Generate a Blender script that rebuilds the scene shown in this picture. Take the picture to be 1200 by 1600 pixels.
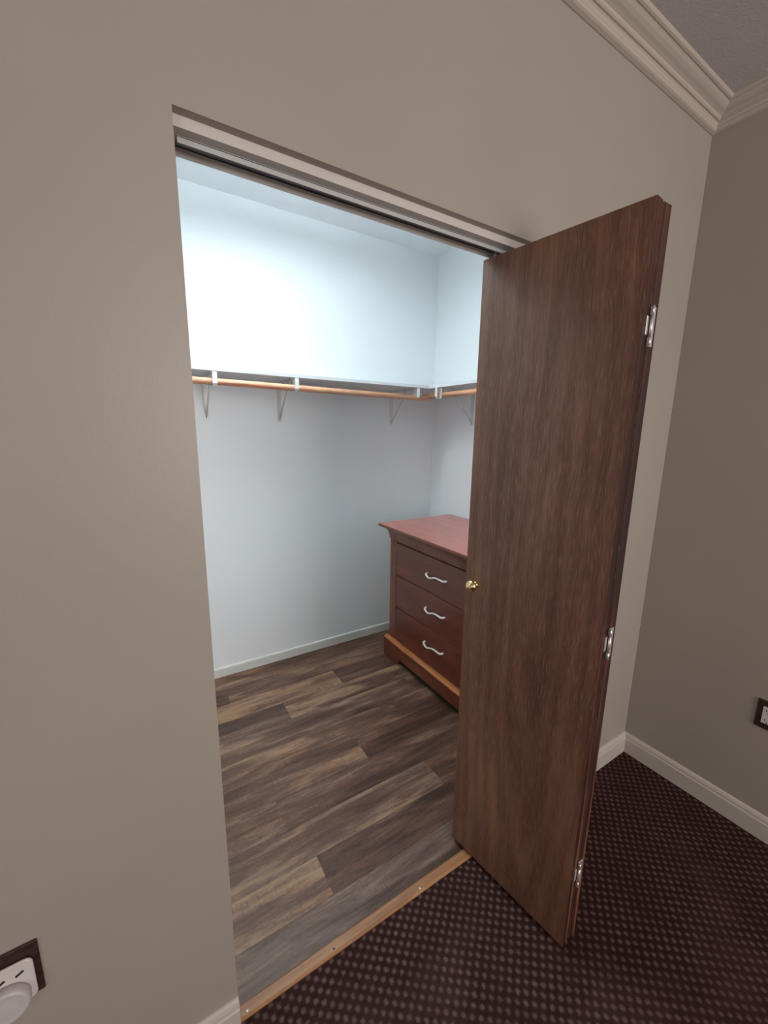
import bpy, bmesh, math, random
from mathutils import Vector, Matrix, Euler

for o in list(bpy.data.objects):
    bpy.data.objects.remove(o)
SC = bpy.context.scene
COL = SC.collection
random.seed(4)

# ------------------------------------------------------------------ camera
cam = bpy.data.cameras.new('camera')
cam.sensor_fit = 'VERTICAL'
cam.sensor_height = 24.0
cam.lens = 636.986 / 1600 * 24.0
cam.clip_start = 0.02
co = bpy.data.objects.new('camera', cam)
co.location = (-0.1143, -0.8606, 1.5377)
co.rotation_euler = (1.3748, -0.0136, -0.5567)
COL.objects.link(co)
SC.camera = co

# ------------------------------------------------------------------ colour management, world
vs = SC.view_settings
vs.view_transform = 'Standard'
vs.look = 'None'
vs.gamma = 1.0
vs.use_curve_mapping = False
vs.exposure = 0.0
SC.display_settings.display_device = 'sRGB'
w = bpy.data.worlds.new('world')
SC.world = w
w.use_nodes = True
w.node_tree.nodes['Background'].inputs[0].default_value = (1, 1, 1, 1)
w.node_tree.nodes['Background'].inputs[1].default_value = 0.0

# ------------------------------------------------------------------ lights (rooms' own lamps and added fills)
def area(name, loc, rot, size, power, color, sy=None, shape='DISK', spread=180):
    l = bpy.data.lights.new(name, 'AREA')
    l.shape = shape if sy is None else 'RECTANGLE'
    l.size = size
    if sy: l.size_y = sy
    l.energy = power
    l.spread = math.radians(spread)
    l.color = color
    o = bpy.data.objects.new(name, l)
    o.location = loc
    o.rotation_euler = rot
    COL.objects.link(o)
    return o

CEIL = 2.69      # room ceiling
CCEIL = 2.757    # closet ceiling
area('closet_ceiling_lamp', (0.45, 1.03, CCEIL - 0.09), (0, 0, 0), 1.3, 6.5, (0.82, 0.975, 1.0), 0.14, spread=165)
area('closet_fill_uplight', (0.45, 0.80, CCEIL - 0.10), (math.radians(180), 0, 0), 1.3, 29, (0.81, 0.965, 1.0), 0.14)  # added fill, bounced off the ceiling to even out the closet walls
area('room_window_daylight', (1.1, -3.55, 1.5), (math.radians(90), 0, 0), 1.4, 66, (0.99, 0.945, 0.93), 1.3)
area('side_fill_light', (-2.35, -2.7, 1.55), (0, math.radians(-90), 0), 1.3, 28, (0.99, 0.945, 0.93), 1.2)  # added fill from the left for right wall and door, no known window
pl_ = bpy.data.lights.new('room_globe_lamp', 'POINT')
pl_.energy = 17; pl_.color = (1.0, 0.945, 0.87); pl_.shadow_soft_size = 0.14
po_ = bpy.data.objects.new('room_globe_lamp', pl_); po_.location = (0.5, -2.4, 2.25); COL.objects.link(po_)

# ------------------------------------------------------------------ materials
def lin(c):
    c = c / 255.0
    return c / 12.92 if c <= 0.04045 else ((c + 0.055) / 1.055) ** 2.4
def rgb(r, g, b):
    return (lin(r), lin(g), lin(b), 1)

class NT:
    def __init__(s, name, rough=0.6, metal=0.0, base=(0.5, 0.5, 0.5, 1), coat=0.0, spec=0.5):
        m = bpy.data.materials.new(name)
        m.use_nodes = True
        s.m = m
        s.t = m.node_tree
        s.b = s.t.nodes['Principled BSDF']
        s.b.inputs['Base Color'].default_value = base
        s.b.inputs['Roughness'].default_value = rough
        s.b.inputs['Metallic'].default_value = metal
        s.b.inputs['Coat Weight'].default_value = coat
        s.b.inputs['Specular IOR Level'].default_value = spec
        s.tc = s.n('ShaderNodeTexCoord')
    def n(s, typ, **kw):
        x = s.t.nodes.new(typ)
        for k, v in kw.items():
            setattr(x, k, v)
        return x
    def l(s, a, b):
        s.t.links.new(a, b)
    def mapping(s, scale=(1, 1, 1), rot=(0, 0, 0), loc=(0, 0, 0), src=None):
        x = s.n('ShaderNodeMapping')
        x.inputs['Scale'].default_value = scale
        x.inputs['Rotation'].default_value = rot
        x.inputs['Location'].default_value = loc
        s.l(src or s.tc.outputs['Object'], x.inputs['Vector'])
        return x.outputs[0]
    def noise(s, vec, scale=5, detail=4, rough=0.55, dist=0.0):
        x = s.n('ShaderNodeTexNoise')
        x.inputs['Scale'].default_value = scale
        x.inputs['Detail'].default_value = detail
        x.inputs['Roughness'].default_value = rough
        x.inputs['Distortion'].default_value = dist
        s.l(vec, x.inputs['Vector'])
        return x.outputs['Fac']
    def ramp(s, fac, stops):
        x = s.n('ShaderNodeValToRGB')
        e = x.color_ramp.elements
        while len(e) < len(stops):
            e.new(0.5)
        for i, (p, c) in enumerate(stops):
            e[i].position = p
            e[i].color = c
        s.l(fac, x.inputs[0])
        return x.outputs['Color']
    def math(s, op, a, b=None, c=None, clamp=False):
        x = s.n('ShaderNodeMath', operation=op)
        x.use_clamp = clamp
        for i, v in enumerate((a, b, c)):
            if v is None: continue
            if hasattr(v, 'links') or hasattr(v, 'is_linked'):
                s.l(v, x.inputs[i])
            else:
                x.inputs[i].default_value = v
        return x.outputs[0]
    def mix(s, fac, a, b, mode='MIX'):
        x = s.n('ShaderNodeMix', data_type='RGBA', blend_type=mode)
        for sock, v in ((x.inputs[0], fac), (x.inputs[6], a), (x.inputs[7], b)):
            if hasattr(v, 'is_linked'):
                s.l(v, sock)
            else:
                sock.default_value = v
        return x.outputs[2]
    def bump(s, h, strength=0.2, dist=0.01):
        x = s.n('ShaderNodeBump')
        x.inputs['Strength'].default_value = strength
        x.inputs['Distance'].default_value = dist
        s.l(h, x.inputs['Height'])
        s.l(x.outputs[0], s.b.inputs['Normal'])
    def color(s, c):
        s.l(c, s.b.inputs['Base Color'])

def paint(name, c, rough=0.6, var=0.03, bump=0.12, scale=260, spec=0.5):
    m = NT(name, rough=rough, base=c, spec=spec)
    v = m.noise(m.mapping(), scale=2.2, detail=3)
    d = tuple(x * (1 - var) for x in c[:3]) + (1,)
    u = tuple(min(1, x * (1 + var)) for x in c[:3]) + (1,)
    m.color(m.ramp(v, [(0.3, d), (0.7, u)]))
    if bump:
        m.bump(m.noise(m.mapping(), scale=scale, detail=2), bump, 0.002)
    return m.m

M = {}
M['taupe'] = paint('taupe_wall_paint', (0.345, 0.302, 0.262, 1), 0.42, bump=0.10, spec=0.45)
M['closet_white'] = paint('white_closet_paint', (0.885, 0.90, 0.915, 1), 0.5, 0.01, 0.06)
M['ceiling'] = paint('ceiling_paint', (0.44, 0.41, 0.40, 1), 0.9, 0.05, 0.5, 140, 0.2)
M['trim'] = paint('trim_paint', (0.50, 0.45, 0.405, 1), 0.35, 0.02, 0.0)
M['crown'] = paint('crown_paint', (0.46, 0.395, 0.34, 1), 0.4, 0.02, 0.05)
M['closet_trim'] = paint('closet_trim_paint', (0.70, 0.70, 0.65, 1), 0.4, 0.02, 0.0)
M['header_board'] = paint('primed_board', (0.56, 0.51, 0.475, 1), 0.5, 0.03, 0.05)
M['shelf'] = paint('white_melamine', (0.72, 0.72, 0.74, 1), 0.4, 0.01, 0.0)
M['bracket'] = paint('white_enamel', (0.74, 0.73, 0.70, 1), 0.3, 0.01, 0.0)
M['plastic'] = paint('white_plastic', (0.62, 0.57, 0.55, 1), 0.35, 0.01, 0.0)
M['plastic_grey'] = paint('greyish_plastic', (0.50, 0.46, 0.46, 1), 0.4, 0.01, 0.0)
M['slot'] = NT('dark_slot', 0.8, base=(0.01, 0.008, 0.006, 1)).m
M['under'] = NT('dark_gap_shade', 0.9, base=(0.01, 0.008, 0.006, 1)).m  # near-black of joints and gaps, also painted shade below the dresser
M['steel'] = NT('bright_steel', 0.38, 0.75, (0.80, 0.77, 0.76, 1)).m
M['alu'] = NT('dull_aluminium', 0.55, 0.15, (0.46, 0.455, 0.445, 1)).m
M['alu_shade'] = NT('track_inside_shade', 0.55, 0.5, (0.09, 0.088, 0.09, 1)).m  # track metal with the shade of the channel put into its colour
M['brass'] = NT('polished_brass', 0.16, 1.0, (0.86, 0.66, 0.30, 1)).m
M['silver'] = NT('satin_silver', 0.3, 0.15, (0.90, 0.84, 0.83, 1)).m
m = NT('bronze_plate', 0.35, 0.3, rgb(62, 46, 42), spec=0.5)
m.color(m.ramp(m.noise(m.mapping(), 60, 3), [(0.3, rgb(50, 36, 32)), (0.7, rgb(78, 60, 54))]))
M['bronze'] = m.m

# --- mahogany veneer of the bifold door
def door_wood(name, axis_scale, cols, edge=False, seed=0.0):
    m = NT(name, rough=0.42, coat=0.12, spec=0.45)
    m.b.inputs['Coat Roughness'].default_value = 0.28
    oc = m.mapping(loc=(seed, seed * 1.7, seed * 0.6))
    warp = m.noise(m.mapping((1.2, 1.2, 0.9), src=oc), 2.2, 3, 0.5)
    sep = m.n('ShaderNodeSeparateXYZ'); m.l(oc, sep.inputs[0])
    yy = m.math('ADD', sep.outputs['Y'], m.math('MULTIPLY', warp, 0.055))
    cmb = m.n('ShaderNodeCombineXYZ')
    m.l(sep.outputs['X'], cmb.inputs[0]); m.l(yy, cmb.inputs[1]); m.l(sep.outputs['Z'], cmb.inputs[2])
    v = cmb.outputs[0]
    figure = m.noise(m.mapping((16, 16, 1.1), src=v), 1.0, 3, 0.5)
    streak = m.noise(m.mapping((95, 95, 4.5), src=v), 1.0, 4, 0.6)
    pores = m.noise(m.mapping((330, 330, 20), src=v), 1.0, 3, 0.7)
    blotch = m.noise(m.mapping((2.6, 2.6, 1.4), src=oc), 1.3, 3, 0.5)
    a = m.math('ADD', m.math('MULTIPLY', figure, 0.36), m.math('MULTIPLY', streak, 0.30))
    a = m.math('ADD', a, m.math('MULTIPLY', blotch, 0.42))
    wv_ = m.n('ShaderNodeTexWave', wave_type='RINGS', rings_direction='SPHERICAL', wave_profile='SIN')
    wv_.inputs['Scale'].default_value = 7.5; wv_.inputs['Distortion'].default_value = 3.5
    wv_.inputs['Detail'].default_value = 3; wv_.inputs['Detail Scale'].default_value = 1.6
    m.l(m.mapping((1, 1, 0.11), loc=(0, -0.19, -0.125), src=v), wv_.inputs['Vector'])
    a = m.math('ADD', a, m.math('MULTIPLY', m.math('SUBTRACT', wv_.outputs['Fac'], 0.5), 0.085))
    c = m.ramp(a, [(0.36, cols[0]), (0.50, cols[1]), (0.60, cols[2]), (0.72, cols[3])])
    c = m.mix(m.math('MULTIPLY', m.ramp(pores, [(0.50, (0, 0, 0, 1)), (0.70, (1, 1, 1, 1))]), 0.55), c, cols[4])
    c = m.mix(m.math('MULTIPLY', m.ramp(pores, [(0.28, (1, 1, 1, 1)), (0.45, (0, 0, 0, 1))]), 0.6), c, cols[0])
    m.color(c)
    m.bump(pores, 0.10, 0.001)
    return m.m
M['door'] = door_wood('mahogany_veneer', None,
    [rgb(76, 48, 36), rgb(102, 66, 50), rgb(117, 80, 61), rgb(138, 98, 72), rgb(156, 118, 96)])
M['door_edge'] = None
m = NT('door_edge_wood', 0.45, coat=0.0, spec=0.35)
e1 = m.noise(m.mapping((70, 70, 1.3)), 1.0, 3, 0.6)
e2 = m.noise(m.mapping((30, 30, 0.8), loc=(3, 1, 2)), 1.0, 2, 0.5)
c = m.ramp(e1, [(0.40, rgb(36, 22, 20)), (0.49, rgb(60, 34, 28)), (0.56, rgb(98, 50, 36)), (0.68, rgb(134, 86, 58))])
c = m.mix(m.ramp(e2, [(0.42, (0, 0, 0, 1)), (0.6, (0.8, 0.8, 0.8, 1))]), c, rgb(40, 27, 29))
m.color(c)
M['door_edge'] = m.m

# --- cherry dresser
def cherry(name, cs, scale=(1.5, 16, 16), rough=0.3, coat=0.25):
    m = NT(name, rough=rough, coat=coat, spec=0.45)
    m.b.inputs['Coat Roughness'].default_value = 0.2
    a = m.noise(m.mapping(scale), 1.6, 4, 0.6, 0.5)
    b = m.noise(m.mapping(tuple(x * 6 for x in scale), loc=(1, 2, 3)), 2.0, 3, 0.6)
    c = m.ramp(m.math('ADD', m.math('MULTIPLY', a, 0.75), m.math('MULTIPLY', b, 0.25)),
               [(0.36, cs[0]), (0.5, cs[1]), (0.64, cs[2])])
    m.color(c)
    return m.m
M['cherry_front'] = cherry('cherry_drawer_front', [rgb(74, 28, 14), rgb(92, 38, 20), rgb(108, 49, 27)], (16, 1.6, 10), 0.34, 0.45)
M['cherry_frame'] = cherry('cherry_frame', [rgb(94, 48, 28), rgb(112, 60, 36), rgb(126, 72, 44)], (16, 8, 1.6), 0.34, 0.35)
M['cherry_top_sheen'] = cherry('cherry_top_sheen', [rgb(166, 92, 82), rgb(172, 98, 87), rgb(178, 103, 92)], (12, 1.5, 10), 0.42, 0.6)  # paler and pinker: light reflected on the top put into the colour
M['cherry_base'] = cherry('cherry_base', [rgb(82, 33, 14), rgb(100, 44, 20), rgb(116, 56, 28)], (16, 1.6, 14), 0.34, 0.4)
M['cherry_cap_sheen'] = cherry('cherry_cap_sheen', [rgb(148, 88, 48), rgb(168, 104, 60), rgb(182, 118, 74)], (16, 1.6, 14), 0.35, 0.4)  # paler copy: gloss reflection on the cap put into the colour

# --- pine rod and oak threshold
m = NT('pine_dowel', 0.5)
a = m.noise(m.mapping((1.2, 40, 40)), 1.5, 4, 0.6, 0.3)
k = m.noise(m.mapping((3.5, 9, 9), loc=(2, 2, 2)), 1.5, 2, 0.5)
c = m.ramp(a, [(0.32, rgb(176, 112, 84)), (0.5, rgb(208, 150, 118)), (0.68, rgb(226, 176, 144))])
c = m.mix(m.ramp(k, [(0.66, (0, 0, 0, 1)), (0.74, (1, 1, 1, 1))]), c, rgb(140, 84, 62))
m.color(c)
M['pine'] = m.m
m = NT('pine_dowel_side', 0.5)
a = m.noise(m.mapping((40, 1.2, 40)), 1.5, 4, 0.6, 0.3)
m.color(m.ramp(a, [(0.32, rgb(168, 104, 76)), (0.5, rgb(200, 142, 110)), (0.68, rgb(224, 172, 140))]))
M['pine_side'] = m.m
m = NT('oak_threshold', 0.45, coat=0.1)
a = m.noise(m.mapping((1.4, 60, 60)), 2.0, 4, 0.65, 0.4)
b = m.noise(m.mapping((3, 3, 3)), 2.0, 2)
c = m.ramp(m.math('ADD', m.math('MULTIPLY', a, 0.7), m.math('MULTIPLY', b, 0.3)),
           [(0.34, rgb(140, 92, 58)), (0.5, rgb(170, 118, 76)), (0.66, rgb(188, 136, 94))])
m.color(m.mix(0.30, c, rgb(70, 36, 14)))
M['oak'] = m.m

# --- vinyl planks (per-plank attribute: tone, seed, greyness)
m = NT('vinyl_planks', 0.42, spec=0.4)
at = m.n('ShaderNodeAttribute'); at.attribute_name = 'plank'
sp = m.n('ShaderNodeSeparateColor'); m.l(at.outputs['Color'], sp.inputs[0])
tone, seed, grey = sp.outputs[0], sp.outputs[1], sp.outputs[2]
off = m.n('ShaderNodeCombineXYZ')
m.l(m.math('MULTIPLY', seed, 37.0), off.inputs[0]); m.l(m.math('MULTIPLY', seed, 91.0), off.inputs[1])
add = m.n('ShaderNodeVectorMath', operation='ADD')
m.l(m.tc.outputs['Object'], add.inputs[0]); m.l(off.outputs[0], add.inputs[1])
pv = add.outputs[0]
g1 = m.noise(m.mapping((2.0, 14, 1), src=pv), 1.5, 5, 0.6, 0.8)
g2 = m.noise(m.mapping((5, 75, 1), src=pv), 1.5, 4, 0.65, 0.5)
g3 = m.noise(m.mapping((0.9, 6.5, 1), src=pv), 1.6, 3, 0.5, 0.7)
saw = m.noise(m.mapping((170, 7, 1), src=pv), 1.0, 2, 0.5)
fleck = m.noise(m.mapping((16, 44, 1), src=pv), 3.0, 5, 0.75, 0.6)
t = m.math('ADD', m.math('MULTIPLY', g1, 0.52), m.math('MULTIPLY', g2, 0.22))
t = m.math('ADD', t, m.math('MULTIPLY', g3, 0.46))
t = m.math('ADD', t, m.math('MULTIPLY', fleck, 0.20))
t = m.math('ADD', m.math('SUBTRACT', t, 0.05), m.math('MULTIPLY', m.math('SUBTRACT', tone, 0.5), 0.24))
t = m.math('ADD', m.math('MULTIPLY', m.math('SUBTRACT', t, 0.66), 1.25), 0.645)
t = m.math('ADD', t, m.math('MULTIPLY', m.math('MULTIPLY', m.math('SUBTRACT', saw, 0.5), m.ramp(m.noise(m.mapping((3, 9, 1), loc=(7, 3, 0), src=pv), 1.5, 2), [(0.5, (0, 0, 0, 1)), (0.62, (1, 1, 1, 1))])), 0.20))
warm = m.ramp(t, [(0.46, rgb(50, 34, 28)), (0.58, rgb(92, 66, 53)), (0.66, rgb(116, 85, 69)), (0.73, rgb(152, 115, 88)), (0.84, rgb(184, 146, 112))])
cool = m.ramp(t, [(0.46, rgb(56, 44, 40)), (0.60, rgb(98, 82, 74)), (0.70, rgb(124, 107, 97)), (0.84, rgb(158, 140, 126))])
gn = m.noise(m.mapping((1.2, 8, 1), loc=(5, 5, 0), src=pv), 1.7, 3)
gf = m.math('ADD', m.math('MULTIPLY', m.math('SUBTRACT', gn, 0.5), 1.6), grey, clamp=True)
c = m.mix(gf, warm, cool)
vor = m.n('ShaderNodeTexVoronoi'); vor.inputs['Scale'].default_value = 1.0
m.l(m.mapping((3.2, 9, 1), src=pv), vor.inputs['Vector'])
knot = m.ramp(vor.outputs['Distance'], [(0.03, (1, 1, 1, 1)), (0.13, (0, 0, 0, 1))])
c = m.mix(m.math('MULTIPLY', knot, 0.55), c, rgb(58, 38, 30))
m.color(m.mix(0.32, c, rgb(78, 42, 26)))
m.bump(g2, 0.08, 0.001)
M['planks'] = m.m

# --- carpet: centred grid of pale tufts on dark aubergine pile
m = NT('dotted_carpet', 1.0, spec=0.05)
wob = m.n('ShaderNodeTexNoise'); wob.inputs['Scale'].default_value = 90; wob.inputs['Detail'].default_value = 2
m.l(m.tc.outputs['Object'], wob.inputs['Vector'])
wv = m.n('ShaderNodeVectorMath', operation='MULTIPLY_ADD')
m.l(wob.outputs['Color'], wv.inputs[0]); wv.inputs[1].default_value = (0.007, 0.007, 0); 
m.l(m.tc.outputs['Object'], wv.inputs[2])
PX, PY = 0.0363, 0.0290
def dots(ox, oy):
    s = m.n('ShaderNodeSeparateXYZ'); m.l(wv.outputs[0], s.inputs[0])
    out = []
    for sock, per, o in ((s.outputs[0], PX, ox), (s.outputs[1], PY, oy)):
        f = m.math('FRACT', m.math('ADD', m.math('DIVIDE', sock, per), o))
        out.append(m.math('MULTIPLY', m.math('SUBTRACT', f, 0.5), per))
    d = m.math('POWER', m.math('ADD', m.math('POWER', m.math('ABSOLUTE', out[0]), 3.0), m.math('POWER', m.math('ABSOLUTE', out[1]), 3.0)), 1 / 3.0)
    return d
ox = 0.5 - (0.58627 + 0.0035) / PX
oy = 0.5 - (-0.17928 + 0.0035) / PY
d1 = dots(ox, oy); d2 = dots(ox + 0.5, oy + 0.5)
dd = m.math('MINIMUM', d1, d2)
dot = m.ramp(dd, [(0.0030, (1, 1, 1, 1)), (0.0082, (0, 0, 0, 1))])
wear = m.noise(m.mapping(), 7, 3)
fib = m.noise(m.mapping(), 520, 2, 0.7)
dotf = m.math('MULTIPLY', dot, m.ramp(wear, [(0.3, (0.55, 0.55, 0.55, 1)), (0.65, (1, 1, 1, 1))]))
basec = m.ramp(fib, [(0.3, rgb(36, 21, 20)), (0.7, rgb(60, 38, 36))])
dotc = m.ramp(fib, [(0.3, rgb(86, 66, 63)), (0.7, rgb(118, 95, 90))])
lint = m.ramp(m.noise(m.mapping(loc=(9, 9, 0)), 140, 2, 0.6), [(0.74, (0, 0, 0, 1)), (0.8, (0.5, 0.5, 0.5, 1))])
c = m.mix(dotf, basec, dotc)
c = m.mix(lint, c, rgb(150, 130, 128))
wear2 = m.ramp(m.noise(m.mapping((1, 1, 1), loc=(4, 2, 0)), 3.2, 4), [(0.5, (0, 0, 0, 1)), (0.75, (0.28, 0.28, 0.28, 1))])
c = m.mix(wear2, c, rgb(98, 72, 76))
m.color(c)
hh = m.math('ADD', m.math('MULTIPLY', dot, 0.6), m.math('MULTIPLY', fib, 0.6))
m.bump(hh, 0.7, 0.004)
M['carpet'] = m.m

# ------------------------------------------------------------------ mesh helpers
class MB:
    def __init__(s):
        s.bm = bmesh.new()
    def box(s, lo, hi, mi=0, mat=None):
        vs_ = [s.bm.verts.new((x, y, z)) for x in (lo[0], hi[0]) for y in (lo[1], hi[1]) for z in (lo[2], hi[2])]
        F = [(0, 1, 3, 2), (4, 6, 7, 5), (0, 4, 5, 1), (2, 3, 7, 6), (0, 2, 6, 4), (1, 5, 7, 3)]
        fs = []
        for f in F:
            fc = s.bm.faces.new([vs_[i] for i in f]); fc.material_index = mi; fs.append(fc)
        if mat is not None:
            for v in vs_: v.co = mat @ v.co
        return fs
    def prism(s, pts, axis, a, b, mi=0):
        """closed 2D outline extruded along an axis (0,1,2) from a to b"""
        def mk(p, t):
            q = list(p); q.insert(axis, t); return q
        A = [s.bm.verts.new(mk(p, a)) for p in pts]
        B = [s.bm.verts.new(mk(p, b)) for p in pts]
        n = len(pts)
        for i in range(n):
            f = s.bm.faces.new((A[i], A[(i + 1) % n], B[(i + 1) % n], B[i])); f.material_index = mi
        s.bm.faces.new(A[::-1]).material_index = mi
        s.bm.faces.new(B).material_index = mi
    def tube(s, pts, r, seg=12, flat=None, mi=0, taper=None):
        """swept round/elliptical bar along points; flat=(up vector, ratio)"""
        pts = [Vector(p) for p in pts]
        rings = []
        for i, p in enumerate(pts):
            d = (pts[min(i + 1, len(pts) - 1)] - pts[max(i - 1, 0)]).normalized()
            up = Vector(flat[0]) if flat else (Vector((0, 0, 1)) if abs(d.z) < 0.9 else Vector((1, 0, 0)))
            u = d.cross(up).normalized(); v = u.cross(d).normalized()
            rr = r * (taper[i] if taper else 1)
            k = flat[1] if flat else 1
            rings.append([s.bm.verts.new(p + u * math.cos(2 * math.pi * j / seg) * rr + v * math.sin(2 * math.pi * j / seg) * rr * k) for j in range(seg)])
        for a, b in zip(rings, rings[1:]):
            for j in range(seg):
                f = s.bm.faces.new((a[j], a[(j + 1) % seg], b[(j + 1) % seg], b[j])); f.smooth = True; f.material_index = mi
        s.bm.faces.new(rings[0][::-1]).material_index = mi
        s.bm.faces.new(rings[-1]).material_index = mi
    def lathe(s, prof, origin, axis, seg=28, mi=0):
        axis = Vector(axis).normalized(); o = Vector(origin)
        up = Vector((0, 0, 1)) if abs(axis.z) < 0.9 else Vector((1, 0, 0))
        u = axis.cross(up).normalized(); v = axis.cross(u)
        rings = []
        for t, r in prof:
            r = max(r, 1e-5)
            rings.append([s.bm.verts.new(o + axis * t + (u * math.cos(2 * math.pi * j / seg) + v * math.sin(2 * math.pi * j / seg)) * r) for j in range(seg)])
        for a, b in zip(rings, rings[1:]):
            for j in range(seg):
                f = s.bm.faces.new((a[j], a[(j + 1) % seg], b[(j + 1) % seg], b[j])); f.smooth = True; f.material_index = mi
        s.bm.faces.new(rings[0][::-1]).material_index = mi
        s.bm.faces.new(rings[-1]).material_index = mi
    def build(s, name, mats, parent=None, bevel=0, seg=2, origin=None, smooth=False):
        bmesh.ops.recalc_face_normals(s.bm, faces=s.bm.faces)
        if origin is not None:
            bmesh.ops.translate(s.bm, verts=s.bm.verts, vec=-Vector(origin))
        me = bpy.data.meshes.new(name)
        s.bm.to_mesh(me); s.bm.free()
        if not isinstance(mats, (list, tuple)): mats = [mats]
        for x in mats: me.materials.append(x)
        if smooth:
            for f in me.polygons: f.use_smooth = True
        o = bpy.data.objects.new(name, me)
        COL.objects.link(o)
        if origin is not None: o.location = origin
        if parent is not None:
            o.parent = parent
            o.location = Vector(origin if origin is not None else (0, 0, 0)) - Vector(parent.get('_o', (0, 0, 0)))
        if bevel:
            b = o.modifiers.new('bevel', 'BEVEL'); b.width = bevel; b.segments = seg; b.limit_method = 'ANGLE'; b.angle_limit = math.radians(40)
            b.harden_normals = False
        return o

def tag(o, label=None, cat=None, group=None, kind=None):
    if label: o['label'] = label
    if cat: o['category'] = cat
    if group: o['group'] = group
    if kind: o['kind'] = kind
    return o
def empty(name, loc, label=None, cat=None, group=None, kind=None):
    o = bpy.data.objects.new(name, None)
    o.empty_display_size = 0.05
    o.location = loc
    COL.objects.link(o)
    o['_o'] = tuple(loc)
    return tag(o, label, cat, group, kind)
def struct(mb, name, mats, label=None, cat=None, **kw):
    return tag(mb.build(name, mats, **kw), label, cat, None, 'structure')

# ------------------------------------------------------------------ dimensions
X = 1.8487         # right wall of the room
XC = 1.89          # right wall of the closet
D = 1.6534         # back wall of the closet
T = 0.108          # thickness of the wall with the opening
OX1 = 0.952        # right jamb
OZ = 2.0625        # head of the opening
XL, YF = -2.4, -3.6

# ------------------------------------------------------------------ structure
# wall with the opening (room face taupe, closet face white)
b = MB()
def front_piece(lo, hi):
    fs = b.box(lo, hi)
    fs[3].material_index = 1       # +y face: closet side
front_piece((XL, 0, 0), (0, T, 2.95))
front_piece((OX1, 0, 0), (XC + 0.1, T, 2.95))
front_piece((0, 0, OZ), (OX1, T, 2.95))
bmesh.ops.remove_doubles(b.bm, verts=b.bm.verts, dist=1e-5)
wf = struct(b, 'wall_front', [M['taupe'], M['closet_white']], 'taupe painted wall with the closet opening cut into it', 'wall')

b = MB(); b.box((X, YF, 0), (X + 0.1, -0.0005, 2.95))
struct(b, 'wall_right', M['taupe'], 'taupe painted side wall right of the open door', 'wall')
b = MB(); b.box((XL, YF - 0.1, 0), (X + 0.1, YF, 2.95))
struct(b, 'wall_rear', M['taupe'], 'taupe wall of the room opposite the closet', 'wall')
b = MB(); b.box((XL - 0.1, YF - 0.1, 0), (XL, T, 2.95))
struct(b, 'wall_left', M['taupe'], 'taupe wall of the room on the far left', 'wall')
# closet shell
b = MB(); b.box((-1.0, D, 0), (XC + 0.1, D + 0.1, 2.95))
struct(b, 'wall_back', M['closet_white'], 'white back wall of the closet behind the long shelf', 'wall')
b = MB(); b.box((XC, T, 0), (XC + 0.1, D, 2.95))
struct(b, 'wall_closet_right', M['closet_white'], 'white side wall of the closet behind the dresser', 'wall')
b = MB(); b.box((-1.1, T, 0), (-1.0, D + 0.1, 2.95))
struct(b, 'wall_closet_left', M['closet_white'], 'white side wall of the closet hidden on the left', 'wall')
b = MB(); b.box((-1.1, T, CCEIL), (XC + 0.1, D + 0.1, CCEIL + 0.1))
struct(b, 'ceiling_closet', M['closet_white'], 'white closet ceiling above the shelf', 'ceiling')
b = MB(); b.box((XL - 0.1, YF - 0.1, CEIL), (X + 0.1, 0.0, CEIL + 0.1))
struct(b, 'ceiling', M['ceiling'], 'greyish ceiling of the room in the top right corner', 'ceiling')

# carpet
b = MB()
b.box((XL - 0.1, YF - 0.1, -0.08), (X + 0.1, 0.010, 0.0))
struct(b, 'floor', M['carpet'], 'dark aubergine carpet woven with pale dots', 'carpet')

# plank floor of the closet: every plank a slab of the one floor mesh
rows = {0: (1.08, [(.55, .75), (.5, .5)]), 1: (0.34, [(.72, .25), (.30, .15)]), 2: (0.95, [(.66, .45), (.40, .1)]),
        3: (0.28, [(.66, .2), (.22, .3)]), 4: (0.732, [(.52, .3), (.22, 0)]), 5: (1.04, [(.56, .2), (.45, .2)]),
        6: (1.25, [(.45, .35), (.4, .2)]), 7: (0.51, [(.22, .5), (.60, .25)]), 8: (0.89, [(.80, .1), (.25, .15)]),
        9: (0.255, [(.22, .3), (.42, .2)]), 10: (0.70, [(.5, .15), (.4, .1)])}
b = MB()
b.box((-1.1, 0.010, -0.08), (XC + 0.1, D + 0.1, -0.0035), 1)
info = []
L = 1.14
for k, (j, tones) in rows.items():
    y0, y1 = 0.15 * k, 0.15 * (k + 1)
    if k == 0: y0 = 0.012
    x0 = j - 2 * L; i = 0
    while x0 < XC + 0.1:
        a, c_ = max(x0, -1.1), min(x0 + L, XC + 0.1)
        if c_ > a:
            tn = tones[0] if i == 1 else (tones[1] if i == 2 else (random.random() * .6 + .2, random.random() * .5))
            for f in b.box((a + .0004, y0 + .0004, -0.0035), (c_ - .0004, min(y1, D + 0.1) - .0004, 0.0)):
                info.append((f, (tn[0], (k * 7 + i * 3.3) % 11 / 11.0, tn[1], 1)))
        x0 += L; i += 1
bmesh.ops.recalc_face_normals(b.bm, faces=b.bm.faces)
lay = b.bm.loops.layers.float_color.new('plank')
for f, c_ in info:
    for lp in f.loops: lp[lay] = c_
struct(b, 'floor_closet', [M['planks'], M['under']], 'brown and grey wood plank floor inside the closet', 'wood floor')

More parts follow.
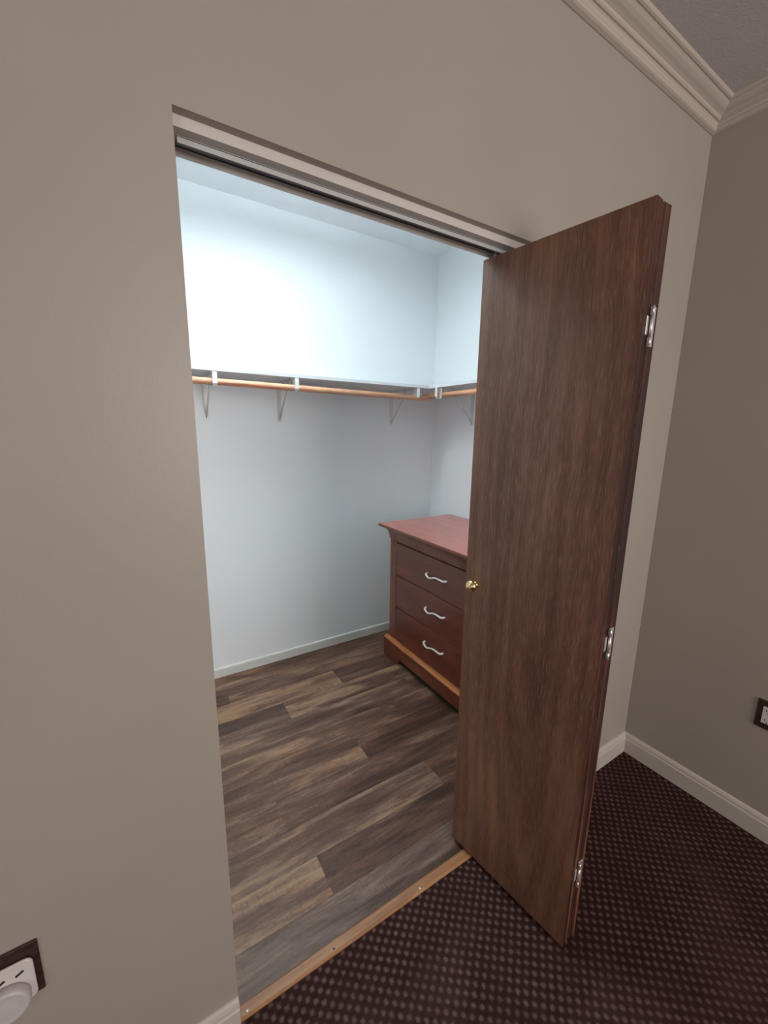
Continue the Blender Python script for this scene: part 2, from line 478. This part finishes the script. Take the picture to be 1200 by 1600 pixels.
# profiles run along a wall: profile points (t out of the wall, z)
def run(prof, p0, p1, nrm, m0, m1):
    """m0/m1: how far the ends move along the run per unit of t (mitres)"""
    b = MB()
    p0 = Vector(p0); p1 = Vector(p1); n = Vector(nrm); d = (p1 - p0).normalized()
    A = [b.bm.verts.new(p0 + n * t + d * t * m0 + Vector((0, 0, z))) for t, z in prof]
    B = [b.bm.verts.new(p1 + n * t + d * t * m1 + Vector((0, 0, z))) for t, z in prof]
    k = len(prof)
    for i in range(k):
        b.bm.faces.new((A[i], A[(i + 1) % k], B[(i + 1) % k], B[i]))
    b.bm.faces.new(A[::-1]); b.bm.faces.new(B)
    return b
BASE = [(0, 0), (.015, 0), (.015, .070), (.0145, .073), (.0115, .0755), (.0115, .081), (.0105, .087), (.0075, .0935), (.003, .0975), (0, .099)]
s = run(BASE, (XL, 0, 0), (0, 0, 0), (0, -1, 0), 1, 0)
struct(s, 'baseboard_left', M['trim'], 'short end of pale baseboard left of the closet opening', 'baseboard')
s = run(BASE, (OX1, 0, 0), (X, 0, 0), (0, -1, 0), 0, -1)
struct(s, 'baseboard_front', M['trim'], 'pale baseboard behind the open door up to the room corner', 'baseboard')
s = run(BASE, (X, 0, 0), (X, YF, 0), (-1, 0, 0), 1, -1)
struct(s, 'baseboard_right', M['trim'], 'pale baseboard along the right wall over the carpet', 'baseboard')
CB = [(0, 0), (.012, 0), (.012, .052), (.010, .058), (.005, .061), (0, .061)]
s = run(CB, (-1.0, D, 0), (XC, D, 0), (0, -1, 0), 1, -1)
struct(s, 'baseboard_back', M['closet_trim'], 'white baseboard along the back wall of the closet', 'baseboard')
s = run(CB, (XC, D, 0), (XC, T, 0), (-1, 0, 0), 1, -1)
struct(s, 'baseboard_closet_right', M['closet_trim'], 'white baseboard of the closet side wall behind the dresser', 'baseboard')
Z = CEIL
CR = [(0, Z), (0, Z - .056), (.004, Z - .0565), (.0135, Z - .0545), (.018, Z - .052), (.0205, Z - .047), (.020, Z - .041), (.022, Z - .036),
      (.0255, Z - .033), (.031, Z - .0335), (.0345, Z - .031), (.0335, Z - .027), (.036, Z - .0235), (.043, Z - .021),
      (.053, Z - .0185), (.062, Z - .0145), (.069, Z - .0095), (.0715, Z - .0085), (.075, Z - .0095), (.081, Z - .008), (.0845, Z - .004), (.085, Z)]
s = run(CR, (XL, 0, 0), (X, 0, 0), (0, -1, 0), 1, -1)
struct(s, 'trim_1', M['crown'], 'crown moulding along the top of the wall above the closet', 'crown moulding', smooth=False)
s = run(CR, (X, 0, 0), (X, YF, 0), (-1, 0, 0), 1, -1)
struct(s, 'trim_2', M['crown'], 'crown moulding along the top of the right wall', 'crown moulding')
# head board inside the opening
b = MB(); b.box((0.0, 0.020, 2.0440), (OX1, T - .001, OZ)); b.box((0.0, 0.0865, 2.0336), (OX1, 0.0885, 2.0441))
struct(b, 'trim_3', M['header_board'], 'flat head board lining the top of the closet opening', 'trim')

# threshold strip with screws
b = MB()
b.prism([(0.0, 0.0), (0.0, 0.004), (0.006, 0.0075), (0.030, 0.0075), (0.036, 0.004), (0.036, 0.0)][::-1], 0, 0.001, OX1 - 0.001)
th = b.build('trim_4', M['oak'], origin=(0.001, 0, 0))
tag(th, 'orange brown wooden threshold strip between carpet and plank floor', 'threshold', None, 'structure')
th['_o'] = (0.001, 0, 0)
for sx, sy in ((0.0213, 0.0116), (0.2761, 0.0125), (0.5968, 0.0105), (0.85, 0.012)):
    b = MB(); b.lathe([(0, .0032), (.0006, .0032), (.0010, .0022), (.0010, .0008), (.0004, .0004)], (sx, sy, 0.0073), (0, 0, 1), 14)
    o = b.build('screw', M['steel'] if abs(sx - .2761) > .01 else M['bronze'], th, origin=(sx, sy, 0.0073))

# sliding track
tr = empty('door_track', (OX1 / 2, 0.061, 2.043), 'grey metal door track fixed under the head of the closet opening', 'door track')
b = MB()
b.box((0.010, 0.0415, 2.0425), (OX1 - .002, 0.0720, 2.0440))
b.box((0.010, 0.0415, 2.0313), (OX1 - .002, 0.0427, 2.0430))
b.box((0.010, 0.0415, 2.0313), (OX1 - .002, 0.0440, 2.0321))
b.build('channel', M['alu'], tr, origin=(OX1 / 2, 0.061, 2.043))
b = MB()
b.box((0.010, 0.0705, 2.0400), (OX1 - .002, 0.0720, 2.0425))
b.box((0.010, 0.0404, 2.0415), (OX1 - .002, 0.0704, 2.0424))  # dark plate, painted shade inside the channel
b.build('rear_flange', M['alu_shade'], tr, origin=(OX1 / 2, 0.061, 2.043))

# ------------------------------------------------------------------ bifold door
A1, B1 = Vector((.8052, .0885)), Vector((.8600, -.3495))
A2, B2 = Vector((.9060, .0930)), Vector((.8945, -.3470))
TH = .0325
door = empty('door_1', (0.905, 0.06, 0.0), 'brown wooden bifold door folded open with a brass knob', 'door', None, 'structure')
def panel(a, bb, z0, z1, th_=TH):
    d = (a - bb).normalized(); n = Vector((d.y, -d.x))      # n points to +x
    Lp = (a - bb).length
    R = Matrix(((n.x, d.x, 0, bb.x), (n.y, d.y, 0, bb.y), (0, 0, 1, z0), (0, 0, 0, 1)))
    mb = MB(); fs = mb.box((0, 0, 0), (th_, Lp, z1 - z0))
    fs[2].material_index = 1; fs[3].material_index = 1; fs[4].material_index = 1; fs[5].material_index = 1
    bmesh.ops.bevel(mb.bm, geom=[e for e in mb.bm.edges], offset=0.0016, segments=2, affect='EDGES')
    o = mb.build('door_panel', [M['door'], M['door_edge']])
    o.parent = door
    o.matrix_world = R
    o.matrix_parent_inverse = Matrix.Translation(-door.location)
    return o, R
p1, R1 = panel(A1, B1, 0.019, 2.0235)
p2, R2 = panel(A2, B2, 0.021, 2.0215, .0300)
# hinges on the two outer edges
def hinge(z):
    root = empty('hinge', (0, 0, 0))
    root.parent = door
    root.location = Vector((.8937, -.352, z)) - door.location
    root['_o'] = (.8937, -.352, z)
    d1 = (A1 - B1).normalized(); n1 = Vector((d1.y, -d1.x))
    yb = -.3505
    # left leaf on the near panel edge
    b = MB()
    Rl = R1.copy(); Rl.translation = Vector((B1.x, B1.y, z))
    b.box((TH - .0130, -.0024, -.020), (TH - .0035, -.0002, .019), mat=Rl)
    b.build('leaf', M['steel'], root, .0004, 1, origin=(.8937, -.352, z))
    # C-shaped right leaf on the rear panel edge
    b = MB()
    Rr = R2.copy(); Rr.translation = Vector((B2.x, B2.y, z))
    b.prism([(-.002, -.043), (.0175, -.043), (.0175, .040), (-.002, .040), (-.002, .022), (.0152, .022), (.0152, -.025), (-.002, -.025)], 1, -.0022, -.0002)
    for v in b.bm.verts: v.co = Rr @ v.co
    b.build('leaf', M['steel'], root, .0004, 1, origin=(.8937, -.352, z))
    # barrel
    b = MB()
    for z0, z1 in ((-.043, -.0248), (-.0240, .0215), (.0222, .040)):
        b.tube([(.8922, -.3535, z + z0), (.8922, -.3535, z + z1)], .0030, 16)
    b.build('barrel', M['steel'], root, origin=(.8937, -.352, z))
    # screws
    for lo, M_ in ((.0115, Rr), (.0115, Rr)):
        pass
    for zz in (.033, -.037):
        q = Rr @ Vector((.011, -.0022, zz))
        b = MB(); b.lathe([(0, .0026), (.0003, .0025), (.0004, .0022), (.0002, .0012)], q, (0, -1, 0), 12)
        b.build('screw', M['bronze'], root, origin=q)
    return root
hinge(1.775); hinge(1.008); hinge(.272)
# knob near the guide edge of the leading panel
kp = R1 @ Vector((0, (A1 - B1).length - .0405, 1.049 - .019))
nrm = (R1.to_3x3() @ Vector((-1, 0, 0))).normalized()
b = MB()
kprof = [(0, .0105), (.0015, .0110), (.003, .0098), (.0045, .0066), (.008, .0052), (.0115, .0056), (.0135, .0090), (.0155, .0140), (.0180, .0170),
         (.0212, .0182), (.0245, .0178), (.0275, .0156), (.0292, .0125), (.0298, .0108), (.0310, .0100), (.0322, .0060), (.0325, .0005)]
b.lathe([(t_, r_ * 1.06) for t_, r_ in kprof], kp, nrm, 36)
b.build('knob', M['brass'], door, origin=kp)
gp = R1 @ Vector((TH / 2, (A1 - B1).length - .028, 2.0045))
b = MB(); b.tube([gp - Vector((0, 0, .004)), gp + Vector((0, 0, .015))], .0045, 12)
b.build('guide_pin', M['alu'], door, origin=gp)

# ------------------------------------------------------------------ dresser
DX0, DX1 = 1.318, 1.868
DY0, DY1 = 0.362, 1.338
dr = empty('dresser', ((DX0 + DX1) / 2, (DY0 + DY1) / 2, 0), 'cherry wood chest of three wide drawers standing in the closet corner', 'dresser')
OD = ((DX0 + DX1) / 2, (DY0 + DY1) / 2, 0)
# carcass: sides, back, front frame, dark behind the drawers
b = MB()
ZT = .842
b.box((DX0 + .02, DY1 - .022, .05), (DX1, DY1, ZT))
b.box((DX0 + .02, DY0, .05), (DX1, DY0 + .022, ZT))
b.box((DX1 - .01, DY0 + .022, .06), (DX1, DY1 - .022, ZT))
b.box((DX0, DY1 - .072, .10), (DX0 + .022, DY1, ZT))          # left post
b.box((DX0, DY0, .10), (DX0 + .022, DY0 + .072, ZT))          # right post
b.box((DX0, DY0 + .072, .833), (DX0 + .022, DY1 - .072, ZT))  # top rail
b.box((DX0 + .002, DY0 + .072, .120), (DX0 + .022, DY1 - .072, .150))
b.build('carcass', M['cherry_frame'], dr, .0012, 2, origin=OD)
# cove moulding and top slab
def ring_slab(mb, offs):
    """offs: list of (overhang, z); nested rectangles joined upwards on front and both ends"""
    rings = []
    for o_, z in offs:
        rings.append([mb.bm.verts.new(p) for p in ((DX0 - o_, DY0 - o_, z), (DX0 - o_, DY1 + o_, z), (DX1, DY1 + o_, z), (DX1, DY0 - o_, z))])
    for r0, r1 in zip(rings, rings[1:]):
        for i in range(4):
            mb.bm.faces.new((r0[i], r0[(i + 1) % 4], r1[(i + 1) % 4], r1[i]))
    mb.bm.faces.new(rings[0][::-1]); mb.bm.faces.new(rings[-1])
b = MB()
cove = [(.0, ZT)] + [(.004 + .048 * (1 - math.cos(a)), ZT + .004 + .072 * math.sin(a)) for a in [i * math.pi / 2 / 10 for i in range(11)]]
ring_slab(b, cove)
b.build('cove_moulding', M['cherry_frame'], dr, origin=OD)
b = MB()
zt = cove[-1][1]
ring_slab(b, [(.050, zt), (.056, zt + .001), (.060, zt + .005), (.0615, zt + .012), (.060, zt + .0185), (.057, zt + .021)])
b.bm.normal_update()
for f in b.bm.faces:
    if abs(f.normal.z) < 0.8: f.material_index = 1  # edges take a darker cherry than the painted sheen on top
b.build('tabletop', [M['cherry_top_sheen'], M['cherry_base']], dr, origin=OD)
# plinth with bracket feet
b = MB()
py0, py1 = DY0 - .018, DY1 + .018
b.prism([(py1, 0), (py1, .132), (py0, .132), (py0, 0), (py0 + .165, 0), (py0 + .195, .050), (py1 - .195, .050), (py1 - .165, 0)], 0, DX0 - .030, DX0 - .006)
b.prism([(DX0 - .006, 0), (DX0 - .006, .132), (DX1, .132), (DX1, 0), (DX1 - .01, 0)], 1, py1 - .024, py1)
b.prism([(DX0 - .006, 0), (DX0 - .006, .132), (DX1, .132), (DX1, 0), (DX1 - .01, 0)], 1, py0, py0 + .024)
b.box((DX1 - .02, py0 + .024, 0), (DX1, py1 - .024, .06))
b.build('plinth', M['cherry_base'], dr, .002, 2, origin=OD)
b = MB()
rp = [(DX0 - .030, .132), (DX0 - .029, .138), (DX0 - .024, .1425), (DX0 - .016, .1455), (DX0 + .001, .1455), (DX0 + .001, .132)]
b.prism(rp, 1, py0, py1)
b.build('plinth_cap', M['cherry_cap_sheen'], dr, origin=OD)
b = MB()
b.box((DX0 + .03, DY0 + .025, .052), (DX1 - .012, DY1 - .024, .060))
b.build('bottom_panel', M['under'], dr, origin=OD)
b = MB()
b.box((DX0 - .0055, DY0 + .03, 0.0), (DX0 + .006, DY1 - .03, .100))  # added black board, stands in for the shade under the plinth
b.build('shade_board', M['under'], dr, origin=OD)
# drawers with wavy pulls
ya, yb_ = DY0 + .0770, DY1 - .0770
for i, (z0, z1) in enumerate(((.6110, .8265), (.3880, .6063), (.1530, .3833))):
    o_ = (DX0, (ya + yb_) / 2, z0)
    b = MB(); b.box((DX0 - .001, ya, z0), (DX0 + .018, yb_, z1))
    d_ = b.build('drawer', M['cherry_front'], dr, .0012, 2, origin=o_)
    d_['_o'] = o_
    # drawer box behind the front
    b = MB(); b.box((DX0 + .0182, ya + .012, z0 + .012), (DX1 - .03, yb_ - .012, z1 - .03))
    b.build('drawer_box', M['under'], d_, origin=o_)
    zc = (.718, .503, .281)[i]
    px = DX0
    ctrl = [(px + .002, .936, zc + .004), (px - .012, .934, zc + .004), (px - .019, .926, zc), (px - .022, .905, zc - .008), (px - .023, .890, zc - .010), (px - .023, .872, zc - .004), (px - .023, .850, zc + .006),
            (px - .023, .830, zc + .010), (px - .023, .805, zc + .010), (px - .023, .785, zc + .009), (px - .021, .772, zc + .008), (px - .012, .767, zc + .008), (px + .002, .766, zc + .008)]
    # smooth the control polygon
    pts = [Vector(c_) for c_ in ctrl]
    for _ in range(2):
        q = [pts[0]]
        for u_, v_ in zip(pts, pts[1:]):
            q += [u_ * .75 + v_ * .25, u_ * .25 + v_ * .75]
        q.append(pts[-1]); pts = q
    b = MB(); n_ = len(pts)
    tp = [0.85 + .45 * abs(j / (n_ - 1) - .5) * 2 for j in range(n_)]
    b.tube(pts, .0050, 12, taper=tp)
    b.build('handle', M['silver'], d_, origin=(px, .85, zc))

# ------------------------------------------------------------------ closet shelves, brackets, rods
SZ0, SZ1 = 1.815, 1.834
YS = 1.350      # front edge of the back shelf
XS = 1.605      # front edge of the side shelf
b = MB(); b.box((-.999, YS, SZ0), (XS, D - .001, SZ1))
tag(b.build('shelf_board', M['shelf'], bevel=.0015), 'long white shelf board along the back wall of the closet', 'shelf')
b = MB(); b.box((XS + .0005, .35, SZ0), (XC - .001, D - .001, SZ1))
tag(b.build('shelf_board', M['shelf'], bevel=.0015), 'short white shelf board along the closet side wall above the dresser', 'shelf')
ZR = 1.757
RR = .0165
b = MB(); b.tube([(-.98, YS + .005, ZR + .014), (.3, YS + .005, ZR + .008), (XS + .012, YS + .005, ZR - .006)], RR, 20)
tag(b.build('closet_rod', M['pine']), 'long round pine closet rod hung below the back shelf', 'closet rod')
b = MB(); b.tube([(XS + .020, .36, ZR + .016), (XS + .020, YS + .088, ZR + .010)], RR, 20)
tag(b.build('closet_rod', M['pine_side']), 'round pine closet rod below the side shelf running towards the door', 'closet rod')

def make_bracket():
    """local frame: wall plane at y=0, room towards -y, shelf underside z=0"""
    r = empty('shelf_bracket', (0, 0, 0))
    ln = .262
    b = MB(); b.box((-.0125, -.003, -.230), (.0125, 0, -.001))
    b.build('wall_leg', M['bracket'], r, .0006, 1)
    b = MB(); b.box((-.0125, -ln, -.003), (.0125, -.003, 0)); b.box((-.0125, -ln, -.010), (-.0105, -.003, -.003)); b.box((.0105, -ln, -.010), (.0125, -.003, -.003))
    b.build('top_arm', M['bracket'], r, .0004, 1)
    b = MB(); b.tube([(0, -.004, -.212), (0, -ln * .78, -.006)], .0030, 8, flat=((1, 0, 0), 1.7))
    b.build('brace', M['bracket'], r)
    # hook: strap from the arm end down in front of and under the rod
    b = MB()
    rc, zc = -(D - YS) + -.0 + .000, 0   # placed per bracket through the profile below
    path = [(-.245, -.004), (-.262, -.006)]
    cy, cz = -(D - (YS + .005)), (ZR + .004) - SZ0
    outer = []
    R0 = RR + .0022
    for a in [i * math.radians(215) / 18 for i in range(19)]:
        ang = math.radians(35) + a     # starts above-behind the rod, wraps underneath to the front
        outer.append((cy + R0 * math.cos(ang + math.pi / 2 + math.pi), cz + R0 * math.sin(ang + math.pi / 2 + math.pi)))
    # polyline: arm end -> drop -> under the rod -> up the front
    poly = [(-.250, -.002), (cy + R0, -.003), (cy + R0 + .0, cz + .008)]
    for a in range(0, 200, 12):
        ang = -math.radians(a)
        poly.append((cy + R0 * math.cos(ang), cz + R0 * math.sin(ang)))
    th_ = .0022
    # strap cross-section built as quads offset by thickness
    def off(pl, dist):
        res = []
        for i, p_ in enumerate(pl):
            a_ = Vector(pl[max(i - 1, 0)]); c2 = Vector(pl[min(i + 1, len(pl) - 1)])
            t_ = (c2 - a_).normalized(); res.append((p_[0] - t_.y * dist, p_[1] + t_.x * dist))
        return res
    in_ = poly; out_ = off(poly, -th_)
    loop = in_ + out_[::-1]
    n = len(in_)
    for s_ in range(n - 1):
        q = [in_[s_], in_[s_ + 1], out_[s_ + 1], out_[s_]]
        b.prism(q, 0, -.011, .011)
    # front strap: from the rod front up to the shelf edge
    b.box((-.011, cy - R0 - .0022, cz - .004), (.011, cy - R0, -.004 + .0))
    b.box((-.011, cy - R0 - .0022, -.006), (.011, -.25, -.0035))
    b.build('rod_hook', M['bracket'], r)
    for yy_, zz_, ax in ((-.003, -.218, (0, -1, 0)), (-.003, -.030, (0, -1, 0)), (cy - .003, cz - R0 - .0018, (0, 0, -1))):
        b = MB(); b.lathe([(0, .0036), (.0012, .0034), (.0022, .0018), (.0022, .0003)], (0, yy_, zz_), ax, 12)
        b.build('screw', M['alu'], r)
    return r
def copy_tree(o, parent=None):
    c_ = o.copy(); COL.objects.link(c_)
    if parent: c_.parent = parent
    for ch in [x for x in bpy.data.objects if x.parent == o]:
        copy_tree(ch, c_)
    return c_
br0 = make_bracket()
spots = [((.279, D, SZ0), 0, 'white metal bracket at the left end of the back shelf'),
         ((.6956, D, SZ0), 0, 'white metal bracket near the middle of the back shelf'),
         ((1.509, D, SZ0), 0, 'white metal bracket under the back shelf next to the closet corner'),
         ((XC, 1.232, SZ0), -math.pi / 2, 'white metal bracket under the side shelf beside the door edge')]
brs = [br0] + [copy_tree(br0) for _ in spots[1:]]
for o, (loc, rz, lab) in zip(brs, spots):
    o.location = loc
    o.rotation_euler = (0, 0, rz)
    tag(o, lab, 'shelf bracket', 'brackets carrying the closet shelves')
del_key = [o for o in bpy.data.objects if '_o' in o.keys()]

# ------------------------------------------------------------------ outlets
# right wall outlet (seen at the frame's edge)
yc, zc = -.4805, .503
ro = empty('wall_outlet', (X, yc, zc), 'dark bronze outlet plate with beige sockets on the right wall', 'outlet')
OR = (X, yc, zc)
b = MB(); b.box((X - .0055, yc - .035, zc - .057), (X, yc + .035, zc + .057))
b.build('cover_plate', M['bronze'], ro, .003, 3, origin=OR)
b = MB(); b.box((X - .0075, yc - .0168, zc - .0335), (X - .004, yc + .0168, zc + .0335))
b.build('receptacle', M['plastic'], ro, .001, 2, origin=OR)
for s_ in (-1, 1):
    c0 = zc + s_ * .019
    for nm, bx in (('slot', (.0050, .0075)), ('slot', (-.0075, -.0050))):
        b = MB(); b.box((X - .0078, yc + bx[0], c0 - .004), (X - .0073, yc + bx[1], c0 + .004))
        b.build(nm, M['slot'], ro, origin=OR)
    b = MB(); b.tube([(X - .0078, yc, c0 - .0095), (X - .0073, yc, c0 - .0095)], .0025, 12)
    b.build('ground_hole', M['slot'], ro, origin=OR)
# left wall outlet with a plugged-in device
xc, zc = -.3865, .5175
lo_ = empty('wall_outlet', (xc, 0, zc), 'dark bronze outlet plate low on the wall left of the closet', 'outlet')
OL = (xc, 0, zc)
b = MB(); b.box((xc - .040, -.0055, zc - .0605), (xc + .040, 0, zc + .0605))
b.build('cover_plate', M['bronze'], lo_, .003, 3, origin=OL)
b = MB(); b.box((xc - .0168, -.0075, zc - .0335), (xc + .0168, -.004, zc + .0335))
b.build('receptacle', M['plastic'], lo_, .001, 2, origin=OL)
pl = empty('plug_in_adapter', (xc, -.0078, .49), 'white rounded plug-in device with vent slots in the left outlet', 'plug-in device')
OP = (xc, -.0078, .49)
def rounded(w_, h_, r_, n=6):
    pts = []
    for cx, cz_, a0 in ((w_ - r_, h_ - r_, 0), (-w_ + r_, h_ - r_, 90), (-w_ + r_, -h_ + r_, 180), (w_ - r_, -h_ + r_, 270)):
        for i in range(n + 1):
            a = math.radians(a0 + 90 * i / n)
            pts.append((cx + r_ * math.cos(a), cz_ + r_ * math.sin(a)))
    return pts
px_, pz_ = xc + .0005, .5075
b = MB()
b.prism([(px_ + u, pz_ + v) for u, v in rounded(.0305, .0475, .013)], 1, -.0078, -.0140)
b.build('housing', M['plastic'], pl, .003, 3, origin=OP)
b = MB()
b.lathe([(0, .0350), (.006, .0362), (.0125, .0362), (.0165, .0345), (.0185, .0310), (.0178, .0290), (.0190, .016), (.0195, .0005)], (px_ - .0125, -.0139, .4850), (0, -1, 0), 48)
b.build('round_cap', M['plastic_grey'], pl, origin=OP)
for sx, sz in ((.0105, .5315), (-.0165, .5290)):
    b = MB(); b.tube([(px_ + sx - .0055, -.0142, sz - .003), (px_ + sx + .0055, -.0142, sz + .003)], .0021, 8)
    b.build('vent_slot', M['slot'], pl, origin=OP)

for o in bpy.data.objects:
    if '_o' in o.keys():
        del o['_o']
